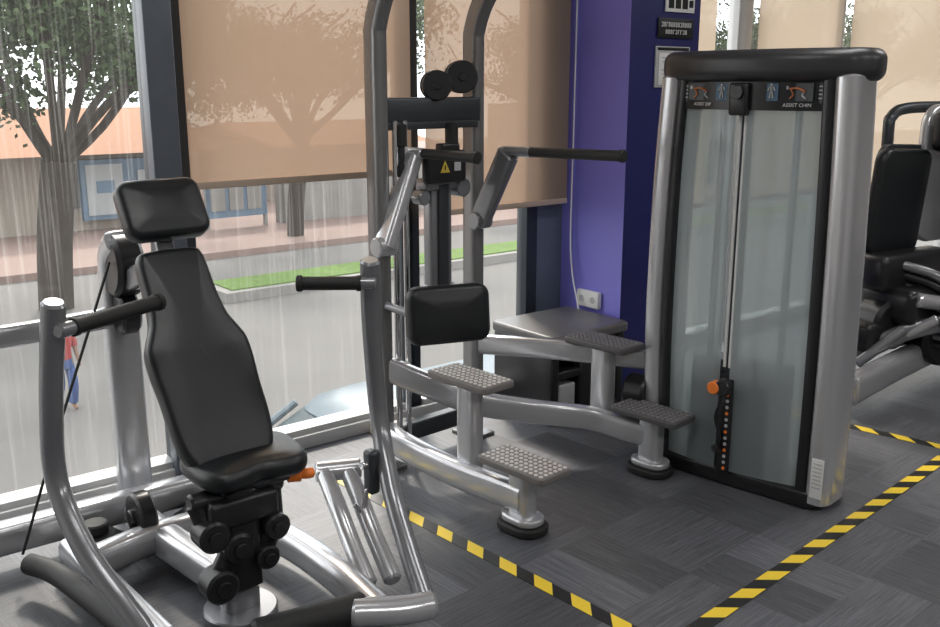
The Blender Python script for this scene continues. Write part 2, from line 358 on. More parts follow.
# unseen light panels added to set the interior brightness
FILL_PANEL=mat('fill_panel_glow',(.9,.9,.88),emit=1.0)
for i,(s_,d_) in enumerate([(0.2,1.9),(2.6,1.9),(5.0,1.9),(0.2,4.6),(2.6,4.6),(5.0,4.6)]):
    bm=NB(); box(bm,S(s_,d_,H-.03),(1.2,.35,.05),W,-NI,.01); o=mk('fill_light_panel',bm,FILL_PANEL,label='added unseen fill light panel under the ceiling',cat='light',group='added fill light panels')
    l=bpy.data.lights.new('fill_lamp','AREA'); l.shape='RECTANGLE'; l.size=1.2; l.size_y=.35; l.energy=28 if d_>3 else 13; l.color=(1,.98,.96)
    lo=bpy.data.objects.new('fill_lamp',l); COL.objects.link(lo); lo.parent=o; lo.location=(0,0,-.02); lo.rotation_euler=(0,0,math.atan2(W.y,W.x))
# ------------------------------------------------------------------ tape
def tape(p0,p1,w=.055,lab='yellow and black striped hazard tape on carpet',z=.0015):
    p0,p1=V(p0),V(p1); L=(p1-p0).length
    bm=NB(); box(bm,(L/2,0,0),(L,w,.0015),bev=.0004)
    me=bpy.data.meshes.new('floor_tape'); bm.to_mesh(me); bm.free(); me.materials.append(TAPE)
    o=bpy.data.objects.new('floor_tape',me); COL.objects.link(o); o.location=(p0.x,p0.y,z); o.rotation_euler[2]=math.atan2(p1.y-p0.y,p1.x-p0.x)
    o['label']=lab; o['category']='floor tape'; o['group']='hazard tape strips on the floor'
tape((-.62,3.78,0),(.60,2.44,0)); tape((.57,2.46,0),(2.62,4.44,0),z=.0032); tape((1.55,4.58,0),(2.24,3.98,0),z=.0015)
# ------------------------------------------------------------------ SHOULDER PRESS
FX=NI; LX=W
PM=empty('shoulder_press_machine',(-.714,2.66,0),'silver shoulder press machine with black padded seat and backrest','exercise machine')
SC=V((-.695,2.73,0))
bm=NB()
out2=[(-.165,-.10),(-.18,.0),(-.17,.08),(-.10,.125),(0,.13),(.10,.125),(.17,.08),(.18,0),(.165,-.10),(.12,-.145),(.05,-.14),(0,-.125),(-.05,-.14),(-.12,-.145)]
o_=[(p.x,p.y) for p in catmull([(x,y,0) for x,y in reversed(out2)],4,True)]
slab(bm,o_,.065,frame(SC+Z*.485,LX,-FX+Z*.05),.028,dome=.010,seg=5)
mk('seat',bm,VINYL,parent=PM,label='black vinyl seat cushion')
bm=NB(); box(bm,SC+Z*.437,(.24,.20,.03),LX,-FX,.008); mk('seat_plate',bm,DKSTEEL,parent=PM)
bb=V((-.735,2.717,.465)); bt=V((-.985,3.012,1.065)); up=(bt-bb); hh=up.length; upn=up.normalized()
hw=[(0,.10),(.03,.132),(.10,.150),(.20,.158),(.33,.160),(.45,.166),(.54,.164),(.60,.148),(.67,.126),(.78,.115),(.90,.112),(.97,.105),(1.0,.075)]
ctrl=[(w_,t*hh-hh/2) for t,w_ in hw]+[(-w_,t*hh-hh/2) for t,w_ in reversed(hw)]
o_=[(p.x,p.y) for p in catmull([(x,y,0) for x,y in ctrl],4,True)]
LB=(LX-upn*LX.dot(upn)).normalized()
fwd=LB.cross(upn)
off_=.035*fwd
bm=NB(); slab(bm,o_,.07,frame((bb+bt)/2+off_,LB,upn),.026,dome=.012,seg=5); mk('back_pad',bm,VINYL,parent=PM,label='tall black contoured backrest pad')
hc=bt+upn*.135+off_*1.3+V((.022,.0,.01))
bm=NB(); slab(bm,rrect(.275,.205,.045,6),.075,frame(hc,LB,upn),.028,dome=.012,seg=5); mk('head_pad',bm,VINYL,parent=PM,label='black rectangular headrest pad')
bm=NB(); tube(bm,[bb-upn*.02-fwd*.03,(bb+bt)/2-fwd*.035,hc-fwd*.055],.03,.018,ref=LB,p=4); mk('back_support',bm,STEEL,parent=PM)
# rear post
rp=V((-1.285,3.39,0))
bm=NB(); tube(bm,[rp+Z*.01,rp+Z*.6,rp+Z*.92,rp+Z*1.02+FX*.03,rp+Z*1.07+FX*.10],.062,.04,ref=LX,p=4); box(bm,rp+Z*.01,(.17,.13,.02),LX,-FX,.006)
mk('rear_post',bm,SILVER,parent=PM)
for zz,r_,t_ in ((.98,.115,.05),(.80,.075,.035)):
    bm=NB(); c_=rp+Z*zz+FX*.07; cyl(bm,c_-LX*t_,c_+LX*t_,r_,n=36); mk('pulley',bm,PLAS,parent=PM)
bm=NB(); tube(bm,[rp+Z*.97+FX*.08,rp+Z*.94+FX*.16,bt-fwd*.05],.025,.04,ref=LX,p=4); mk('back_brace',bm,STEEL,parent=PM)
bm=NB(); tube(bm,[rp+Z*.78,rp+Z*.79-LX*.35+FX*.1,rp+Z*.80-LX*.85+FX*.15],.038,.028,ref=Z,p=4); mk('side_beam',bm,SILVER,parent=PM)
bm=NB(); tube(bm,[rp+Z*1.0+FX*.12-LX*.06,rp+Z*.8+FX*.2-LX*.17,rp+Z*.45+FX*.28-LX*.34,rp+Z*.1+FX*.3-LX*.48],.005,n=8); mk('cable',bm,RUB,parent=PM)
# base frame
bm=NB()
tube(bm,[(-2.1,2.54,.11),(-1.59,2.94,.11),(-1.26,3.20,.11),(-1.0,3.40,.11)],.055,.045,ref=Z,p=4)
mk('base_beam',bm,SILVER,parent=PM)
bm=NB()
tube(bm,[(-1.22,2.80,.10),(-1.09,2.96,.10),(-.93,3.07,.10),(-.77,3.06,.10),(-.60,2.93,.10),(-.42,2.72,.10),(-.27,2.53,.08)],.052,.044,ref=Z,p=3)
mk('base_loop',bm,SILVER,parent=PM)
bm=NB(); tube(bm,[(-1.34,2.92,.08),(-1.15,2.70,.08),(-.86,2.385,.07)],.050,.042,ref=Z,p=3); mk('base_rail',bm,SILVER,parent=PM)
bm=NB(); tube(bm,[(-1.25,3.24,.09),(-1.08,3.02,.09),(-.714,2.66,.09)],.055,.048,ref=Z,p=4); mk('centre_beam',bm,SILVER,parent=PM)
bm=NB(); tube(bm,[(-1.42,2.79,.10),(-1.30,2.72,.10),(-1.05,2.50,.09),(-.90,2.36,.08)],.034,ref=Z); mk('foot_rest_sleeve',bm,RUB,parent=PM)
bm=NB(); tube(bm,[(-.32,2.53,.10),(-.46,2.455,.10),(-.60,2.38,.10)],.046,ref=Z); mk('foot_rest_sleeve',bm,RUB,parent=PM)
for q in ((-1.30,3.03),(-.99,3.24)):
    c_=V((q[0],q[1],0)); bm=NB(); cyl(bm,c_,c_+Z*.05,.12,n=36); cyl(bm,c_+Z*.05,c_+Z*.09,.10,.07,n=36); cyl(bm,c_+Z*.09,c_+Z*.13,.045,n=20); mk('rubber_foot',bm,RUB,parent=PM)
c_=V((-1.13,3.02,.16))
bm=NB(); cyl(bm,c_-LX*.03,c_+LX*.03,.085,n=32); cyl(bm,c_-LX*.045,c_+LX*.045,.03,n=20); mk('pulley',bm,PLAS,parent=PM)
# seat post and linkage
sp_=V((-.714,2.66,0))
bm=NB(); tube(bm,[sp_+Z*.02,sp_+Z*.25,sp_+Z*.43],.058,.040,ref=LX,p=4,k=1); cyl(bm,sp_,sp_+Z*.03,.115,n=36)
mk('seat_post',bm,STEEL,parent=PM)
bm=NB()
for (l,zz,r_) in ((-.105,.325,.048),(-.03,.265,.05),(-.09,.16,.052),(.095,.30,.042),(.06,.21,.038)):
    c_=sp_+LX*l+Z*zz+FX*.05; cyl(bm,c_-FX*.03,c_+FX*.05,r_,n=26); cyl(bm,c_+FX*.05,c_+FX*.06,r_*.45,n=16)
tube(bm,[sp_+LX*-.10+Z*.325+FX*.05,sp_+LX*-.03+Z*.26+FX*.05],.038,.028,k=1,ref=LX); tube(bm,[sp_+LX*-.03+Z*.26+FX*.05,sp_+LX*-.09+Z*.16+FX*.05],.038,.028,k=1,ref=LX)
tube(bm,[sp_+LX*.11+Z*.42+FX*.02,sp_+LX*.095+Z*.30+FX*.05,sp_+LX*.06+Z*.19+FX*.04],.036,.026,ref=LX)
tube(bm,[sp_+LX*-.12+Z*.41+FX*.02,sp_+LX*-.10+Z*.33+FX*.04],.036,.026,k=1,ref=LX)
tube(bm,[sp_+LX*.0+Z*.43+FX*.045,sp_+LX*.0+Z*.12+FX*.045],.052,.028,k=1,ref=LX,p=5)
tube(bm,[sp_+LX*-.14+Z*.415+FX*.02,sp_+LX*.14+Z*.415+FX*.02],.03,.03,k=1,ref=FX)
box(bm,sp_+Z*.375+FX*.02,(.22,.13,.09),LX,-FX,.015)
mk('seat_linkage',bm,PLAS,parent=PM)
bm=NB(); c_=SC+LX*.105+FX*.075+Z*.430; cyl(bm,c_,c_+LX*.04+FX*.02,.024); tube(bm,[c_+LX*.02,c_+LX*.05+FX*.03+Z*.002,c_+LX*.07+FX*.03+Z*.0],.017,n=12); mk('adjustment_lever',bm,ORANGE,parent=PM,label='orange seat adjustment lever')
for o2 in (0,1):
    dx=V((.075,.030,0))*o2
    bm=NB(); tube(bm,[V((-.50,3.04,.31))+dx,V((-.44,2.92,.24))+dx,V((-.385,2.82,.16))+dx,V((-.32,2.70,.08))+dx],.030,ref=LX); mk('link_rod',bm,SILVER,parent=PM)
bm=NB(); cyl(bm,(-.53,3.04,.31),(-.38,3.08,.31),.036); mk('rod_bracket',bm,SILVER,parent=PM)
# press arms
AR=[(-.312,2.919,1.065),(-.318,2.97,.86),(-.305,3.02,.52),(-.255,2.87,.32),(-.190,2.70,.19),(-.135,2.57,.10)]
AL=[(-1.047,2.327,1.065),(-1.098,2.37,.80),(-1.124,2.405,.56),(-1.03,2.32,.40),(-.905,2.237,.28),(-.844,2.198,.22),(-.747,2.114,.10)]
GR=((-.327,2.904,1.0),(-.54,2.90,1.0)); GL=((-1.02,2.335,1.0),(-.887,2.65,1.0))
for pts,g in ((AR,GR),(AL,GL)):
    bm=NB(); tube(bm,pts,.032,.030,ref=FX,p=2.2,n=28)
    g0,g1=V(g[0]),V(g[1]); dr=(g1-g0).normalized(); tube(bm,[g0-dr*.03,g0+dr*.05],.020,k=1)
    arm=mk('press_arm',bm,STEEL,parent=PM,label='curved grey steel lever arm')
    bm=NB(); tube(bm,[g0+dr*.02,g1-dr*.012],.0215,k=1); cyl(bm,g1-dr*.018,g1,.026); cyl(bm,g0+dr*.012,g0+dr*.028,.025); mk('hand_grip',bm,RUB,parent=arm,label='black rubber hand grip')
bm=NB(); tube(bm,[(-.115,2.56,.09),(-.20,2.53,.09),(-.34,2.50,.10)],.043); mk('arm_pivot',bm,SILVER,parent=PM)
bm=NB(); tube(bm,[(-.747,2.114,.10),(-.80,2.2,.1)],.03,k=1); mk('arm_pivot',bm,SILVER,parent=PM)
bm=NB(); c_=V((-.325,2.93,.36)); box(bm,c_,(.04,.05,.15),LX,-FX,.012); cyl(bm,c_+Z*.03-LX*.04,c_+Z*.03+LX*.04,.014,mi=1); tube(bm,[c_-Z*.06-LX*.02,c_-Z*.13-LX*.04,c_-Z*.10-LX*.07],.008,n=8,mi=1); mk('adjustment_bracket',bm,[DKSTEEL,CHROME],parent=PM)
# ------------------------------------------------------------------ ASSISTED CHIN DIP MACHINE
F2=V((.683,-.730,0)); B2=V((.730,.683,0))
DM=empty('assisted_chin_dip_machine',(.45,3.75,0),'silver assisted chin and dip machine with steps and weight tower','exercise machine')
UL=V((-.370,3.84,0)); UR=V((.015,4.24,0))
for q in (UL,UR):
    bm=NB(); tube(bm,[q+Z*.01,q+Z*.6,q+Z*1.2,q+Z*1.72,q+Z*1.84+F2*.01,q+Z*1.97+F2*.08,q+Z*2.09+F2*.22,q+Z*2.14+F2*.40,q+Z*2.16+F2*.6],.046,.034,ref=F2,p=3.5)
    box(bm,q+Z*.008,(.16,.13,.016),F2,B2,.004)
    u_=mk('upright',bm,GUN,parent=DM,label='tall gunmetal upright curving forward at the top')
    bm=NB(); tube(bm,[q+Z*2.16+F2*.58,q+Z*2.16+F2*.78],.022,k=1); mk('hand_grip',bm,RUB,parent=u_)
bm=NB(); mid=(UL+UR)/2; box(bm,mid+Z*1.50,((UR-UL).length,.07,.105),B2,-F2,.01)
box(bm,mid+Z*1.44+F2*.03,((UR-UL).length*.9,.03,.03),B2,-F2,.003); mk('cross_beam',bm,DKSTEEL,parent=DM)
bm=NB(); box(bm,mid+Z*.12,((UR-UL).length,.06,.08),B2,-F2,.01); mk('lower_cross_beam',bm,DKSTEEL,parent=DM)
for (a,zz,r_) in ((.030,1.600,.062),(.170,1.635,.068)):
    c_=mid+B2*a+Z*zz+F2*.02
    ax=(F2*.85-B2*.5).normalized()
    bm=NB()
    for k_ in (-.024,.024): cyl(bm,c_+ax*(k_-.014),c_+ax*(k_+.014),r_,n=40,bev=.005)
    cyl(bm,c_-ax*.045,c_+ax*.045,.018); mk('pulley',bm,PLAS,parent=DM)
for a in (-.215,-.165):
    bm=NB(); tube(bm,[mid+B2*a+F2*.05+Z*.1,mid+B2*a+F2*.05+Z*1.46],.0125,k=1,n=14); mk('guide_rod',bm,CHROME,parent=DM)
for a in (-.19,.09):
    bm=NB(); c_=mid+B2*a+F2*.05
    cyl(bm,c_+Z*1.36,c_+Z*1.45,.028); cyl(bm,c_+Z*1.28,c_+Z*1.37,.018); cyl(bm,c_+Z*1.24,c_+Z*1.29,.03); mk('rubber_stop',bm,RUB,parent=DM)
bm=NB(); cc=mid+B2*.0+F2*.06
box(bm,cc+Z*1.00,(.115,.06,.60),B2,-F2,.012,0); box(bm,cc+Z*1.20,(.18,.08,.05),B2,-F2,.01,0); box(bm,cc+Z*.74,(.14,.07,.07),B2,-F2,.01,0)
cyl(bm,cc+Z*1.18+B2*.11-F2*.02,cc+Z*1.18+B2*.11+F2*.05,.04)
cyl(bm,cc+Z*1.15-B2*.10-F2*.02,cc+Z*1.15-B2*.10+F2*.04,.03)
box(bm,cc+Z*.95+F2*.03,(.055,.03,.5),B2,-F2,.006,1)
mk('carriage',bm,[STEEL,DKSTEEL],parent=DM)
bm=NB(); wc=cc+Z*1.275+F2*.055-B2*.01; box(bm,wc,(.21,.05,.13),B2,-F2,.012,0); box(bm,wc+Z*.075+B2*.02,(.1,.05,.04),B2,-F2,.01,0)
M=frame(wc+F2*.027-B2*.02,B2,Z)
loft(bm,[[M@V((x*.75,y*.75,.0)) for x,y in ((-.035,-.03),(.035,-.03),(0,.035))],[M@V((x*.75,y*.75,.002)) for x,y in ((-.035,-.03),(.035,-.03),(0,.035))]],1)
quadbox(bm,wc+F2*.0275-B2*.02-Z*.002,(.006,.020,.006),B2,Z,0)
quadbox(bm,wc+F2*.027+B2*.05,(.035,.035,.003),B2,Z,2)
mk('warning_box',bm,[PLAS,YELLOW,GREYLAB],parent=DM,label='black box with yellow warning triangle')
# knee pad
kc=V((-.088,3.68,.715)); kn=V((.35,-.93,.12)).normalized(); kx=V((.93,.35,0)).normalized()
bm=NB(); slab(bm,rrect(.345,.235,.05,6),.085,frame(kc,kx,Z-kn*.12),.034,dome=.012,seg=5); mk('knee_pad',bm,VINYL,parent=DM,label='black rectangular knee pad')
bm=NB(); tube(bm,[kc-kn*.05,kc-kn*.12-Z*.02,cc+Z*.76],.032,.025,ref=Z,p=4); tube(bm,[UL+Z*.72+F2*.02,kc-kn*.06-kx*.13],.018,k=1,n=12); mk('knee_pad_bracket',bm,STEEL,parent=DM)
# dip handles
for g0,g1,base_,mt in (((-.267,3.93,1.335),(.03,3.61,1.335),(-.345,3.775,.97),SILVER),((.166,3.99,1.335),(.572,3.556,1.345),(.045,4.19,1.02),STEEL)):
    g0,g1,b0=V(g0),V(g1),V(base_); dr=(g1-g0).normalized()
    t0=g0+dr*(.05 if mt is SILVER else -.01)-Z*.01
    bm=NB(); tube(bm,[b0,b0+(t0-b0)*.5,t0],.048,.028,ref=F2,p=4); tube(bm,[g0-dr*.02,g0+dr*.12],.022,k=1); cyl(bm,b0-B2*.045,b0+B2*.045,.040)
    h_=mk('dip_handle',bm,mt,parent=DM,label='flat metal swing arm for dips')
    bm=NB(); tube(bm,[g0+dr*.03,g1-dr*.01],.0205,k=1); cyl(bm,g1-dr*.02,g1,.024); mk('hand_grip',bm,RUB,parent=h_,label='black rubber dip grip')
# steps
def step(c,z,colz,side):
    c=V((c[0],c[1],0)); cen=c+Z*z
    bm=NB(); tube(bm,[c+Z*colz,c+Z*(z-.02)],.05,.036,ref=F2,p=4,k=1)
    if colz<.05:
        M=frame(c+Z*.018,F2,B2); slab(bm,rrect(.20,.15,.07,6),.034,M,.01,mi=1)
        slab(bm,rrect(.17,.12,.055,6),.03,frame(c+Z*.05,F2,B2),.01,mi=0)
    col_=mk('step_post',bm,[SILVER,RUB],parent=DM)
    bm=NB(); slab(bm,rrect(.33,.165,.02,4),.028,frame(cen,F2,B2),.006,mi=0)
    for i in range(13):
        for j in range(6):
            p_=cen+F2*(-.144+.024*i)+B2*(-.0625+.025*j)+Z*.013
            cyl(bm,p_,p_+Z*.005,.0085,.0075,n=8,mi=1,bev=.001)
    mk('step_tread',bm,[TREAD2,STUD2] if side else [TREAD_GLINT,STUD_GLINT],parent=col_,label='rectangular foot step with studded rubber tread')  # left steps get the rubber with reflection painted in
step((.195,3.24),.255,.0,0); step((.00,3.475),.51,.12,0); step((.765,3.775),.265,.0,1); step((.585,4.00),.51,.12,1)
bm=NB(); tube(bm,[UL+Z*.16,(-.27,3.70,.145),(-.12,3.54,.13),(.0,3.42,.125),(.14,3.29,.125),(.20,3.225,.125)],.055,.036,ref=Z,p=4); mk('lower_beam',bm,SILVER,parent=DM)
bm=NB(); tube(bm,[UL+Z*.45,(-.20,3.83,.38),(.02,3.84,.29),(.28,3.92,.22),(.52,3.92,.19),(.68,3.83,.17),(.765,3.775,.165)],.052,.032,ref=Z,p=4); mk('long_beam',bm,SILVER,parent=DM)
bm=NB(); tube(bm,[UR+Z*.44,(.30,4.13,.45),(.60,4.02,.45),(.86,3.97,.43)],.045,.03,ref=Z,p=4); mk('upper_beam',bm,SILVER,parent=DM)
bm=NB(); tube(bm,[(.60,4.0,.15),(.68,4.05,.14),(.86,4.08,.13)],.05,.03,ref=Z,p=4); mk('rear_beam',bm,SILVER,parent=DM)
bm=NB(); cyl(bm,(.70,4.00,.30),(.78,3.94,.30),.075,n=30); mk('cable_wheel',bm,PLAS,parent=DM)
# tower
T0=V((.797,3.90,0)); TF=V((.7273,-.6863,0)); TD=V((.6863,.7273,0))
def T(s,d,z): return T0+TF*s+TD*d+Z*z
bm=NB(); slab(bm,rrect(.745,.30,.05,5),.07,frame(T(.37,.13,.035),TF,TD),.012,mi=0); TW=mk('weight_tower',bm,PLAS,parent=DM,label='tall weight stack tower with smoked grey shroud and black cap')
LC=(-.002,-.024,-.016,.006); RC=(.735,.735,.725,.712)
for tab,wd,dd,cd in ((LC,.050,.12,.10),(RC,.050,.105,.085)):
    bm=NB(); tube(bm,[T(tab[0],cd,.03),T(tab[1],cd,.6),T(tab[2],cd,1.2),T(tab[3],cd,1.63)],wd,dd,ref=TF,p=3.2,n=48); mk('side_column',bm,SILVER,parent=TW,label='curved silver side panel of the tower')
bm=NB(); tube(bm,[T(LC[0]+.058,.05,.05),T(LC[1]+.064,.05,.6),T(LC[2]+.062,.05,1.2),T(LC[3]+.062,.05,1.63)],.020,.065,ref=TF,p=6); mk('edge_trim',bm,PLAS,parent=TW)
bm=NB(); tube(bm,[T(RC[0]-.062,.05,.05),T(RC[1]-.062,.05,.6),T(RC[2]-.062,.05,1.2),T(RC[3]-.062,.05,1.63)],.022,.065,ref=TF,p=6); mk('edge_trim',bm,PLAS,parent=TW)
capo=[]
c0,c1=-.055,.775
for i in range(31):
    t=i/30; e_=math.sin(math.pi*t)**.55; capo.append((c0+(c1-c0)*t-.36,.02-.115*e_))
capo+= [(c1-.345,.06),(c1-.35,.14),(c1-.38,.20),(c1-.45,.22),(c0-.27,.22),(c0-.34,.20),(c0-.37,.14),(c0-.375,.06)]
CAPM=mat('cap_plastic',(.032,.032,.035),rough=.35,rvar=.02)
bm=NB(); slab(bm,capo,.118,frame(T(.36,.02,1.671),TF,TD),.042,seg=6); mk('tower_cap',bm,CAPM,parent=TW,label='curved dark grey plastic top cap')
def curved(bm,s0,s1,z0,z1,mi=0):
    n=14; pts=[]
    for i in range(n+1):
        s_=s0+(s1-s0)*i/n; t=(s_-.03)/.645; pts.append((s_,.02-.05*math.sin(math.pi*t)))
    ring=lambda z:[T(s_,d_,z) for s_,d_ in pts]
    loft(bm,[ring(z0),ring(z0+(z1-z0)*.5),ring(z1)],mi,cap0=False,cap1=False,closed=False)
for a,b_ in ((.045,.315),(.358,.672)):
    bm=NB(); curved(bm,a,b_,.07,1.63); mk('front_shroud',bm,SHROUD,parent=TW,label='smoked grey translucent shroud panel')
bm=NB(); sheet(bm,T(.355,.235,.85),.66,1.56,TF,Z); mk('rear_shroud',bm,SHROUDR,parent=TW,smooth=False,recalc=False)
bm=NB(); box(bm,T(.337,.02,.85),(.05,.006,1.56),TF,TD,.002); mk('slot_channel',bm,DKSTEEL,parent=TW)
for s_ in (.324,.347):
    bm=NB(); tube(bm,[T(s_,-.012,.50),T(s_,-.012,1.53)],.0065,k=1,n=10); mk('cable_strap',bm,WHITE,parent=TW)
for s_ in (.19,.50):
    bm=NB(); tube(bm,[T(s_,.11,.1),T(s_,.11,1.58)],.014,k=1); mk('guide_rod',bm,CHROME,parent=TW)
for i in range(16):
    bm=NB(); box(bm,T(.34,.11,.095+i*.0265),(.40,.11,.024),TF,TD,.003,0); quadbox(bm,T(.337,.054,.095+i*.0265),(.022,.003,.014),TF,TD,1)
    mk('weight_plate',bm,[DKSTEEL,WHITE],parent=TW)
bm=NB(); box(bm,T(.355,-.038,.26),(.055,.014,.40),TF,TD,.004,0)
for i in range(14):
    p_=T(.366,-.047,.085+.026*i); cyl(bm,p_,p_-TD*.004,.007,n=12,mi=1 if i%3==0 else 2)
mk('selector_strip',bm,[PLAS,ORANGE,GREYLAB],parent=TW)
bm=NB(); p_=T(.318,-.045,.425); cyl(bm,p_,p_-TD*.045,.026,n=26); mk('selector_pin',bm,ORANGE,parent=TW,label='orange weight selector knob')
bm=NB(); tube(bm,[T(.345,-.07,.43),T(.345,-.075,.36),T(.330,-.07,.30),T(.345,-.06,.22),T(.335,-.055,.16)],.007,n=8); cyl(bm,T(.355,-.045,.43),T(.355,-.085,.43),.034,n=24); cyl(bm,T(.335,-.045,.17),T(.335,-.075,.17),.016,n=16); mk('selector_housing',bm,PLAS,parent=TW)
# placard
n=16
def pd(s_): return .02-.05*math.sin(math.pi*(s_-.03)/.645)-.014
pts=[(.055+.605*i/n,pd(.055+.605*i/n)) for i in range(n+1)]
ring=lambda z,g=0:[T(s_,d_,z) for s_,d_ in pts]+[T(s_,d_+.012,z) for s_,d_ in reversed(pts)]
bm=NB(); loft(bm,[ring(1.510),ring(1.615)],0)
pl=mk('instruction_placard',bm,PLAS,parent=TW,label='black instruction placard with small anatomy figures')
SKY_=mat('placard_blue',(.05,.12,.20),rough=.4); SKIN=mat('figure_red_orange',(.55,.19,.08),rough=.5); DKP=mat('placard_grey',(.05,.058,.065),rough=.4)
def pq(bm,s_,z,w_,h_,mi,ang=0,dz=.003):
    x=TF*math.cos(ang)+Z*math.sin(ang); y=-TF*math.sin(ang)+Z*math.cos(ang)
    quadbox(bm,T(s_,pd(s_)-dz,z),(w_,h_,.002),x,y,mi)
def fig(bm,s_,mi,pose):
    if pose:
        tube(bm,[T(s_-.030,pd(s_)-.005,1.588),T(s_,pd(s_)-.006,1.590),T(s_+.026,pd(s_)-.005,1.578)],.009,.004,ref=TD,n=8,mi=mi)
        tube(bm,[T(s_-.026,pd(s_)-.005,1.585),T(s_-.018,pd(s_)-.005,1.567),T(s_-.030,pd(s_)-.005,1.553)],.006,.003,ref=TD,n=8,mi=mi)
        tube(bm,[T(s_+.024,pd(s_)-.005,1.578),T(s_+.017,pd(s_)-.005,1.565),T(s_+.030,pd(s_)-.005,1.553)],.006,.003,ref=TD,n=8,mi=3)
        cyl(bm,T(s_-.042,pd(s_)-.003,1.592),T(s_-.042,pd(s_)-.008,1.592),.007,n=12,mi=3)
    else:
        tube(bm,[T(s_,pd(s_)-.005,1.595),T(s_,pd(s_)-.005,1.577)],.007,.004,ref=TD,n=8,mi=mi)
        for k_ in (-1,1):
            tube(bm,[T(s_+.003*k_,pd(s_)-.005,1.577),T(s_+.006*k_,pd(s_)-.005,1.555)],.003,.003,ref=TD,n=8,mi=mi)
            tube(bm,[T(s_+.007*k_,pd(s_)-.005,1.595),T(s_+.013*k_,pd(s_)-.005,1.582)],.0025,.003,ref=TD,n=8,mi=mi)
        cyl(bm,T(s_,pd(s_)-.003,1.602),T(s_,pd(s_)-.008,1.602),.005,n=12,mi=mi)
for s_,w_,pose in ((.16,.11,1),(.255,.05,0),(.455,.05,0),(.55,.11,1)):
    bm=NB(); pq(bm,s_,1.576,w_,.062,1 if not pose else 4,0,.001); fig(bm,s_,0 if pose else 3,pose)
    mk('placard_picture',bm,[SKIN,SKY_,WHITE,GREYLAB,DKP],parent=pl)
for s_,tx in ((.17,'ASSIST DIP'),(.55,'ASSIST CHIN')):
    tang=(T(s_+.05,pd(s_+.05),0)-T(s_-.05,pd(s_-.05),0)).normalized()
    bm=NB(); text_into(bm,tx,.018,frame(T(s_,pd(s_)-.007,1.530),tang,Z)); mk('placard_caption',bm,WHITE,parent=pl,smooth=False,recalc=False)
for s_ in (.08,.63):
    bm=NB(); pq(bm,s_,1.573,.03,.07,1,0,.001)
    for i in range(4): pq(bm,s_,1.597-.014*i,.022,.005,0)
    mk('placard_text',bm,[GREYLAB,DKP],parent=pl)
bm=NB(); cyl(bm,T(.336,-.07,1.575),T(.336,-.085,1.575),.026,n=30); box(bm,T(.336,-.052,1.55),(.075,.035,.12),TF,TD,.01); mk('placard_badge',bm,PLAS,parent=pl)
bm=NB(); box(bm,T(.742,-.0225,.14),(.048,.003,.16),TF,TD,.001,0)
for i in range(7): quadbox(bm,T(.742,-.0245,.20-.016*i),(.036,.001,.005),TF,TD,1)
mk('rating_label',bm,[WHITE,GREYLAB],parent=TW,label='white rating label with fine print')
# ------------------------------------------------------------------ storage box by column
CB=empty('plyometric_box',S(2.60,.31,0),'black moulded box with grey top beside purple column','box')
bm=NB(); slab(bm,rrect(.54,.46,.04,5),.05,frame(S(2.60,.31,.425),W,-NI),.014,mi=0); mk('box_top',bm,BOXTOP,parent=CB,label='grey rubberised top plate')
bm=NB()
sbox(bm,2.35,2.40,.10,.52,.0,.40,bev=.01); sbox(bm,2.80,2.85,.10,.52,.0,.40,bev=.01); sbox(bm,2.35,2.85,.09,.12,.0,.40,bev=.01); sbox(bm,2.36,2.84,.11,.52,.0,.05,bev=.008)
sbox(bm,2.36,2.84,.13,.51,.33,.40,bev=.008); sbox(bm,2.55,2.63,.13,.51,.04,.35,bev=.008); sbox(bm,2.36,2.59,.13,.51,.22,.26,bev=.006)
mk('box_body',bm,PLAS,parent=CB)
for a,b_,h_ in ((2.42,2.53,.19),(2.66,2.78,.24)):
    bm=NB(); sbox(bm,a,b_,.20,.50,.05,h_,bev=.01); mk('inner_bin',bm,GREYLAB,parent=CB)
bm=NB(); box(bm,S(CS0-.015,.20,.50),(.03,.16,.09),W,-NI,.008,0)
for d_ in (.16,.24): cyl(bm,S(CS0-.032,d_,.50),S(CS0-.028,d_,.50),.018,n=16,mi=1)
mk('power_socket',bm,[WHITE,GREYLAB],label='white double power socket on lit face of purple column',cat='socket')
bm=NB(); sbox(bm,1.62,1.86,.05,.11,0,.04,mi=0,bev=.01)
for i in range(3): cyl(bm,S(1.67+.07*i,.08,.04),S(1.67+.07*i,.08,.043),.018,n=16,mi=1)
mk('power_strip',bm,[BEIGE,GREYLAB],label='beige power strip lying on floor below window',cat='power strip')
# ------------------------------------------------------------------ far exercise machine
E0=V((2.52,5.30,0))
EM=empty('recumbent_exercise_machine',E0,'silver exercise machine with black padded seat and large mesh panel','exercise machine')
def E(x,y,z): return V((x-.20,y-.05,z))
bm=NB(); tube(bm,[E(2.10,4.58,.12),E(2.55,5.00,.14),E(3.0,5.38,.16),E(3.5,5.75,.16)],.075,.05,ref=Z,p=4); mk('base_rail',bm,SILVER,parent=EM)
bm=NB(); tube(bm,[E(2.25,5.55,.1),E(2.55,5.2,.33),E(2.8,5.05,.5)],.055,.04,ref=Z,p=4); mk('lift_arm',bm,SILVER,parent=EM)
bm=NB(); tube(bm,[E(2.18,5.10,.07),E(2.5,4.98,.30),E(2.85,4.95,.40),E(3.3,5.2,.42)],.045,.035,ref=Z,p=4); mk('side_rail',bm,STEEL,parent=EM)
bm=NB(); tube(bm,[E(2.3,5.3,.05),E(2.45,5.3,.3),E(2.75,5.4,.42)],.04,ref=Z); mk('brace',bm,STEEL,parent=EM)
eX=V((.86,.50,0)).normalized(); eN=V((.50,-.86,0))
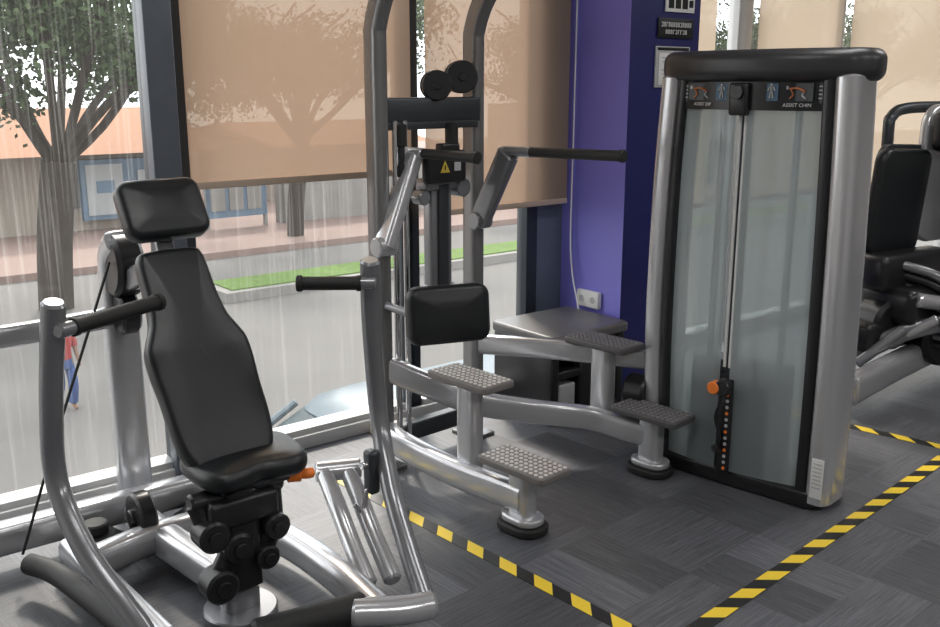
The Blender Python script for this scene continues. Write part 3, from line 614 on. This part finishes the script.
bm=NB(); slab(bm,rrect(.42,.58,.07,6),.07,frame(E(2.53,5.24,.98),eX-Z*.04,Z+V((.20,.05,0))),.025,dome=.01); mk('console_panel',bm,VINYL,parent=EM,label='black mesh backrest panel')
bm=NB(); slab(bm,rrect(.46,.62,.08,6),.03,frame(E(2.56,5.30,.98),eX-Z*.04,Z+V((.20,.05,0))),.01); mk('console_frame',bm,DKSTEEL,parent=EM)
bm=NB(); slab(bm,rrect(.52,.76,.12,8),.06,frame(E(2.90,5.46,1.12),eX,Z+V((.10,.05,0))),.02,dome=.01); mk('seat_shell',bm,SILVER,parent=EM,label='pale grey moulded seat shell')
bm=NB(); slab(bm,rrect(.46,.22,.05,8),.12,frame(E(2.91,5.33,1.36),eX,Z+V((.10,.05,0))),.04,dome=.01); mk('head_pad',bm,VINYL,parent=EM)
bm=NB(); slab(bm,rrect(.32,.50,.08,8),.08,frame(E(3.03,5.32,.95),eX,Z),.03,dome=.01); mk('back_pad',bm,VINYL,parent=EM)
bm=NB(); tube(bm,[E(2.58,5.50,.75),E(2.56,5.5,1.32),E(2.58,5.52,1.43),E(2.68,5.55,1.475),E(3.0,5.65,1.48),E(3.4,5.8,1.47)],.032,ref=Z); mk('roll_bar',bm,DKSTEEL,parent=EM)
for i in range(8):
    bm=NB(); tube(bm,[E(2.32+.04*i,5.18,.70-.055*i),E(2.62,5.02+.02*i,.64-.055*i),E(2.80,4.98,.58-.05*i),E(3.05,5.01,.70-.055*i)],.026,n=12); mk('linkage_bar',bm,PLAS if i%3 else STEEL,parent=EM)
bm=NB(); cyl(bm,E(2.44,5.2,.34),E(2.50,5.02,.34),.14,n=30); cyl(bm,E(2.75,5.2,.25),E(2.8,5.05,.25),.15,n=30); box(bm,E(2.42,5.15,.28),(.40,.16,.28),eX,(0,0,1),.03); box(bm,E(2.78,5.25,.45),(.8,.2,.34),eX,Z,.05); box(bm,E(2.6,5.2,.62),(.6,.2,.18),eX,Z,.04)
mk('drive_housing',bm,PLAS,parent=EM)
bm=NB(); tube(bm,[E(2.56,4.93,.50),E(2.72,4.97,.47)],.040,k=1); mk('motor_cylinder',bm,SILVER,parent=EM)
bm=NB(); cyl(bm,E(2.70,4.93,.40),E(2.78,4.88,.40),.075,n=28); mk('crank_disc',bm,STEEL,parent=EM)
bm=NB(); tube(bm,[E(2.40,5.02,.20),E(2.66,4.91,.40)],.028,k=1); mk('crank_arm',bm,SILVER,parent=EM)
bm=NB(); tube(bm,[E(2.28,4.95,.15),E(2.5,4.93,.34)],.028,k=1); mk('crank_arm',bm,STEEL,parent=EM)
bm=NB(); tube(bm,[E(3.02,5.22,.50),E(3.08,5.1,.9),E(3.05,5.05,1.15),E(3.08,5.05,1.35)],.032,.022,ref=eX); mk('side_handle',bm,SILVER,parent=EM)
# ------------------------------------------------------------------ OUTSIDE
G=-1.5
def O(s,d,z=0.0): return S(s,-d,z)
def obox(bm,s0,s1,d0,d1,z0,z1,mi=0): sbox(bm,s0,s1,-d1,-d0,z0,z1,mi)
bm=NB(); obox(bm,-45,60,.13,12.7,G-.2,G); mk('road',bm,ROAD,smooth=False,label='grey asphalt road outside the windows',cat='road',kind='stuff')
bm=NB(); obox(bm,-45,60,12.7,40,G-.2,G+.12); mk('sidewalk',bm,PAVE,smooth=False,label='pinkish paved sidewalk across the road',cat='sidewalk',kind='stuff')
bm=NB(); obox(bm,5.2,45,9.3,10.1,G,G+.16,0); mk('grass_median',bm,GRASS,smooth=False,label='long green grass strip in the road',cat='grass',kind='stuff')
bm=NB(); obox(bm,5.05,46,9.15,9.3,G,G+.14); obox(bm,5.05,5.2,9.3,10.1,G,G+.14); mk('kerb',bm,CONC,smooth=False,label='pale concrete kerb along the grass strip',cat='kerb')
bm=NB(); obox(bm,9.2,45,15.4,15.6,G+.12,G+1.25,0); obox(bm,9.2,45,15.35,15.65,G+1.25,G+1.35,1)
for i in range(12): obox(bm,9.3+3*i,9.5+3*i,15.32,15.68,G+.12,G+1.4,0)
mk('street_barrier',bm,[CONC,REDW],smooth=False,label='low grey boundary wall with reddish coping across the road',cat='wall')
def building(s0,s1,d0,d1,h,m_,roof,lab,sign=None,ridge=.8):
    e=empty('building',O((s0+s1)/2,(d0+d1)/2,G+.12),lab,'building')
    bm=NB(); obox(bm,s0,s1,d0,d1,G+.12,G+h,0)
    n=int((s1-s0)/3.2)
    for i in range(n):
        a=s0+(i+.25)*(s1-s0)/n; obox(bm,a,a+(s1-s0)/n*.4,d0-.05,d0+.02,G+.6,G+min(2.2,h*.8),1)
    mk('facade',bm,[m_,DARKW],parent=e,smooth=False)
    if roof:
        bm=NB(); A=[O(s0-.5,d0-.9,G+h-.1),O(s1+.5,d0-.9,G+h-.1),O(s1+.5,(d0+d1)/2,G+h+ridge),O(s0-.5,(d0+d1)/2,G+h+ridge)]
        C=[O(s0-.5,d1+.9,G+h-.1),O(s1+.5,d1+.9,G+h-.1)]
        v=[bm.verts.new(p) for p in A+C]; bm.faces.new(v[:4]); bm.faces.new((v[3],v[2],v[5],v[4])); bm.faces.new((v[0],v[3],v[4])); bm.faces.new((v[1],v[5],v[2])); bm.faces.new((v[0],v[4],v[5],v[1]))
        mk('roof',bm,ROOFM,parent=e,smooth=False)
    if sign:
        a,b_,z0,z1=sign
        bm=NB(); obox(bm,a,b_,d0-.25,d0-.1,G+z0,G+z1,0)
        obox(bm,a+.1,a+(b_-a)*.45,d0-.28,d0-.25,G+z0+.1,G+z1-.1,1); obox(bm,a+(b_-a)*.62,a+(b_-a)*.9,d0-.28,d0-.25,G+z0+.5*(z1-z0),G+z0+.8*(z1-z0),1)
        obox(bm,a+.3,a+(b_-a)*.35,d0-.30,d0-.28,G+z0+.45*(z1-z0),G+z0+.65*(z1-z0),0)
        mk('shop_board',bm,[BLUE,mat('pale_board',(.34,.36,.37),rough=.6)],parent=e,smooth=False)
building(-9,7.8,17,22,1.85,BUILD,True,'low cream shop building with orange tiled roof and blue boards',(5.4,7.3,.35,1.6),.75)
building(11,15,19,24,1.7,BUILD,True,'grey house with orange roof behind boundary wall',None,.4)
building(24,34,20,26,2.4,BUILD,False,'single storey cream building across the road')
bm=NB(); obox(bm,7.5,8.9,15.4,15.5,G+.35,G+1.35,0)
for i in range(3): obox(bm,7.6+.42*i,7.92+.42*i,15.37,15.4,G+.5,G+1.2,1)
for x_ in (7.5,8.84): obox(bm,x_,x_+.06,15.4,15.5,G+.12,G+1.4,1)
mk('street_banner',bm,[BLUE,CONC],smooth=False,label='blue and white banner standing on sidewalk across the road',cat='banner')
# trees
def tree(loc,h,seed,lab,tr=.17,lf=260):
    rnd=random.Random(seed); e=empty('tree',loc,lab,'tree',group='street trees'); L=V(loc)
    bm=NB(); top=L+V((.2,.1,h*.32))
    tube(bm,[L,L+V((.06,.03,h*.15)),top],tr,tr*.9,n=12,k=4,rnd=False)
    tips=[]
    for i in range(10):
        a=2*math.pi*i/10+rnd.uniform(-.3,.3); r_=h*rnd.uniform(.18,.42)
        m_=top+V((math.cos(a)*r_*.4,math.sin(a)*r_*.4,h*.12)); t_=top+V((math.cos(a)*r_,math.sin(a)*r_,h*rnd.uniform(.10,.5)))
        s_=L+(top-L)*rnd.uniform(.88,1); tube(bm,[s_,m_,t_],.06,n=8,k=4,rnd=False)
        for q in range(3):
            e2=t_+V((rnd.uniform(-.9,.9),rnd.uniform(-.9,.9),rnd.uniform(.1,.9))); tube(bm,[(m_+t_)/2,t_*.6+e2*.4,e2],.022,n=6,k=3,rnd=False)
        tips+= [t_,(t_+m_)/2+V((rnd.uniform(-.5,.5),rnd.uniform(-.5,.5),.2))]
    mk('trunk',bm,BARK,parent=e)
    bm=NB()
    for t_ in tips:
        for j in range(lf):
            d_=V((rnd.gauss(0,1),rnd.gauss(0,1),rnd.gauss(0,.6)))*h*.058; c_=t_+d_
            x=V((rnd.gauss(0,1),rnd.gauss(0,1),rnd.gauss(0,1))).normalized(); y=x.orthogonal().normalized(); s_=rnd.uniform(.035,.07)
            f=bm.faces.new([bm.verts.new(c_+x*s_),bm.verts.new(c_+y*s_*.6),bm.verts.new(c_-x*s_),bm.verts.new(c_-y*s_*.6)])
    mk('foliage',bm,LEAF,parent=e,smooth=False,kind='stuff')
    return e
t1=tree((-5.9,13.2,G),6.5,3,'leafy street tree with a thick dark trunk',.24,750)
t2=tree(tuple(O(8.6,13.6,G+.12)),6.2,5,'leafy street tree on the far sidewalk',.17,560)
copytree(t2,O(16.5,14.0,G+.12),1.9,.95); copytree(t1,O(23,12.3,G),2.5,1.05); copytree(t2,O(31,14,G+.12),1.4,1.1); copytree(t1,O(40,14,G+.12),.7,1.2); copytree(t1,O(2,26,G+.12),3,1.2); copytree(t2,O(11.5,27,G+.12),.4,1.1)
# car
CX,CD_=2.72,.98
CR=empty('parked_car',O(CX,CD_,G),'pale blue grey parked car standing outside the window','car')
def cp(x,y,z): return O(CX+x,CD_+y,G+z*.88)
bm=NB()
st=[(-1.95,.55,.35,.62),(-1.85,.70,.25,.70),(-1.5,.78,.2,.80),(-.9,.82,.2,.88),(0,.83,.2,.90),(1.0,.82,.2,.92),(1.6,.80,.22,.92),(1.85,.72,.3,.85),(1.93,.6,.38,.75)]
rings=[]
for x,hw_,z0,z1 in st:
    r=[]
    for i in range(24):
        t=2*math.pi*(i+.5)/24; c_,s_=math.cos(t),math.sin(t)
        r.append(cp(x,hw_*math.copysign(abs(c_)**.5,c_),(z0+z1)/2+(z1-z0)/2*math.copysign(abs(s_)**.6,s_)))
    rings.append(r)
loft(bm,rings); mk('car_body',bm,CARP,parent=CR)
def cring(x0,x1,hw_,z,r): return [cp((x0+x1)/2+px,py,z) for px,py in rrect(x1-x0,2*hw_,r,5)]
bm=NB(); loft(bm,[cring(-1.1,1.75,.76,.86,.15),cring(-.85,1.66,.73,1.05,.18),cring(-.58,1.52,.67,1.24,.2)]); mk('car_windows',bm,CARG,parent=CR)
bm=NB(); loft(bm,[cring(-.60,1.53,.67,1.235,.2),cring(-.54,1.48,.65,1.285,.2),cring(-.40,1.38,.58,1.325,.2),cring(-.15,1.1,.35,1.345,.15)]); mk('car_roof',bm,CARP,parent=CR)
for y in (-1,1):
    for (a,b_) in (((-1.08,.77,.87),(-.58,.68,1.24)),((.35,.765,.87),(.35,.68,1.24)),((1.73,.77,.87),(1.52,.68,1.24))):
        bm=NB(); tube(bm,[cp(a[0],a[1]*y,a[2]),cp(b_[0],b_[1]*y,b_[2])],.025,k=1,n=8); mk('window_pillar',bm,CARP,parent=CR)
for x in (-1.25,1.2):
    for y in (-.76,.76):
        bm=NB(); cyl(bm,cp(x,y-.1,.345),cp(x,y+.1,.345),.303,n=32,mi=0,bev=.03); cyl(bm,cp(x,y-.105,.345),cp(x,y+.105,.345),.18,n=24,mi=1); mk('wheel',bm,[RUB,STEEL],parent=CR)
# small pedestrian (child) walking along the road
def person(loc,h,ang):
    L=V(loc); e=empty('person',loc,'small person in red shirt and blue trousers walking on road','person')
    k=h/1.75; R=Matrix.Rotation(ang,3,'Z')
    def q(x,y,z): return L+R@V((x*k,y*k,z*k))
    J={'pel':(0,0,.95,.13),'wai':(0,.0,1.12,.12),'che':(0,0,1.32,.15),'nec':(0,0,1.48,.055),'hea':(0,.01,1.60,.095),'top':(0,0,1.70,.085),
       'ls':(-.18,0,1.40,.06),'le':(-.23,.02,1.12,.042),'lw':(-.24,.10,.88,.030),'lh':(-.24,.13,.80,.028),
       'rs':(.18,0,1.40,.06),'re':(.23,-.04,1.12,.042),'rw':(.24,.02,.88,.030),'rh':(.24,.04,.80,.028),
       'lhip':(-.09,0,.90,.10),'lk':(-.10,.10,.50,.065),'la':(-.10,.02,.09,.042),'lt':(-.10,.16,.03,.035),
       'rhip':(.09,0,.90,.10),'rk':(.10,.0,.50,.065),'ra':(.10,-.18,.12,.042),'rt':(.10,-.07,.04,.035)}
    ed=[('pel','wai'),('wai','che'),('che','nec'),('nec','hea'),('hea','top'),('che','ls'),('ls','le'),('le','lw'),('lw','lh'),('che','rs'),('rs','re'),('re','rw'),('rw','rh'),('pel','lhip'),('lhip','lk'),('lk','la'),('la','lt'),('pel','rhip'),('rhip','rk'),('rk','ra'),('ra','rt')]
    names=list(J); me=bpy.data.meshes.new('body')
    me.from_pydata([tuple(q(*J[n_][:3])-L) for n_ in names],[(names.index(a),names.index(b_)) for a,b_ in ed],[])
    ob=bpy.data.objects.new('body',me); COL.objects.link(ob); ob.parent=e; me.materials.append(SKINT)
    sk=ob.modifiers.new('skin','SKIN')
    for i,n_ in enumerate(names):
        v=me.skin_vertices[0].data[i]; v.radius=(J[n_][3]*k,J[n_][3]*k); v.use_root=(n_=='pel')
    ss=ob.modifiers.new('sub','SUBSURF'); ss.levels=2; ss.render_levels=2
    def ringp(cx,cy,z,rx,ry,n=16): return [q(cx+rx*math.cos(2*math.pi*i/n),cy+ry*math.sin(2*math.pi*i/n),z) for i in range(n)]
    bm=NB(); loft(bm,[ringp(0,0,.90,.165,.13),ringp(0,0,1.1,.155,.125),ringp(0,0,1.32,.20,.14),ringp(0,0,1.43,.17,.11),ringp(0,0,1.48,.08,.08)])
    for sx in (-1,1): tube(bm,[q(.16*sx,0,1.41),q(.21*sx,0,1.27),q(.225*sx,0,1.17)],.065*k)
    mk('shirt',bm,RED,parent=e)
    bm=NB(); loft(bm,[ringp(0,0,.80,.17,.14),ringp(0,0,.96,.165,.13)])
    tube(bm,[q(-.09,0,.88),q(-.10,.09,.52),q(-.10,.03,.15)],.09*k,.085*k); tube(bm,[q(.09,0,.88),q(.10,.0,.52),q(.10,-.14,.18)],.09*k,.085*k)
    mk('trousers',bm,BCL,parent=e)
    bm=NB(); loft(bm,[ringp(0,-.02,1.60,.105,.115),ringp(0,-.02,1.68,.11,.12),ringp(0,-.02,1.75,.075,.08),ringp(0,-.02,1.765,.02,.02)]); mk('hair',bm,HAIR,parent=e)
    for sx in (-1,1):
        bm=NB(); cyl(bm,q(.035*sx,.085,1.61),q(.035*sx,.105,1.61),.012*k,n=10); mk('eye',bm,HAIR,parent=e)
    return e
try: person((-3.95,8.86,G),.95,math.radians(-130))
except Exception as ex: print('person failed',ex)
# ------------------------------------------------------------------ world, sun, camera
w=bpy.data.worlds.new('sky'); scene.world=w; w.use_nodes=True; nt=w.node_tree; nt.nodes.clear()
out=N(nt,'ShaderNodeOutputWorld'); bg=N(nt,'ShaderNodeBackground'); bg.inputs['Strength'].default_value=3.7
tc=N(nt,'ShaderNodeTexCoord'); n=N(nt,'ShaderNodeTexNoise'); n.inputs['Scale'].default_value=2.2; n.inputs['Detail'].default_value=6; nt.links.new(tc.outputs['Generated'],n.inputs['Vector'])
r=N(nt,'ShaderNodeValToRGB'); r.color_ramp.elements[0].position=.35; r.color_ramp.elements[0].color=(.50,.58,.66,1); r.color_ramp.elements[1].position=.6; r.color_ramp.elements[1].color=(1,.99,.965,1)
nt.links.new(n.outputs['Fac'],r.inputs[0]); nt.links.new(r.outputs[0],bg.inputs[0]); nt.links.new(bg.outputs[0],out.inputs[0])
l=bpy.data.lights.new('sun','SUN'); l.energy=3.4; l.angle=math.radians(8); l.color=(1,.93,.84); so=bpy.data.objects.new('sun',l); COL.objects.link(so)
so.rotation_euler=V((.15,-.75,-.75)).to_track_quat('-Z','Y').to_euler(); so.location=(0,10,8)
cam=bpy.data.cameras.new('camera'); co=bpy.data.objects.new('camera',cam); COL.objects.link(co)
cam.sensor_width=36; cam.lens=950/940*36; cam.clip_start=.05; cam.clip_end=300
co.location=(0,0,1.6); co.rotation_euler=(math.radians(90-13.5),0,0)
scene.camera=co
try: scene.view_settings.view_transform='Standard'
except Exception: pass
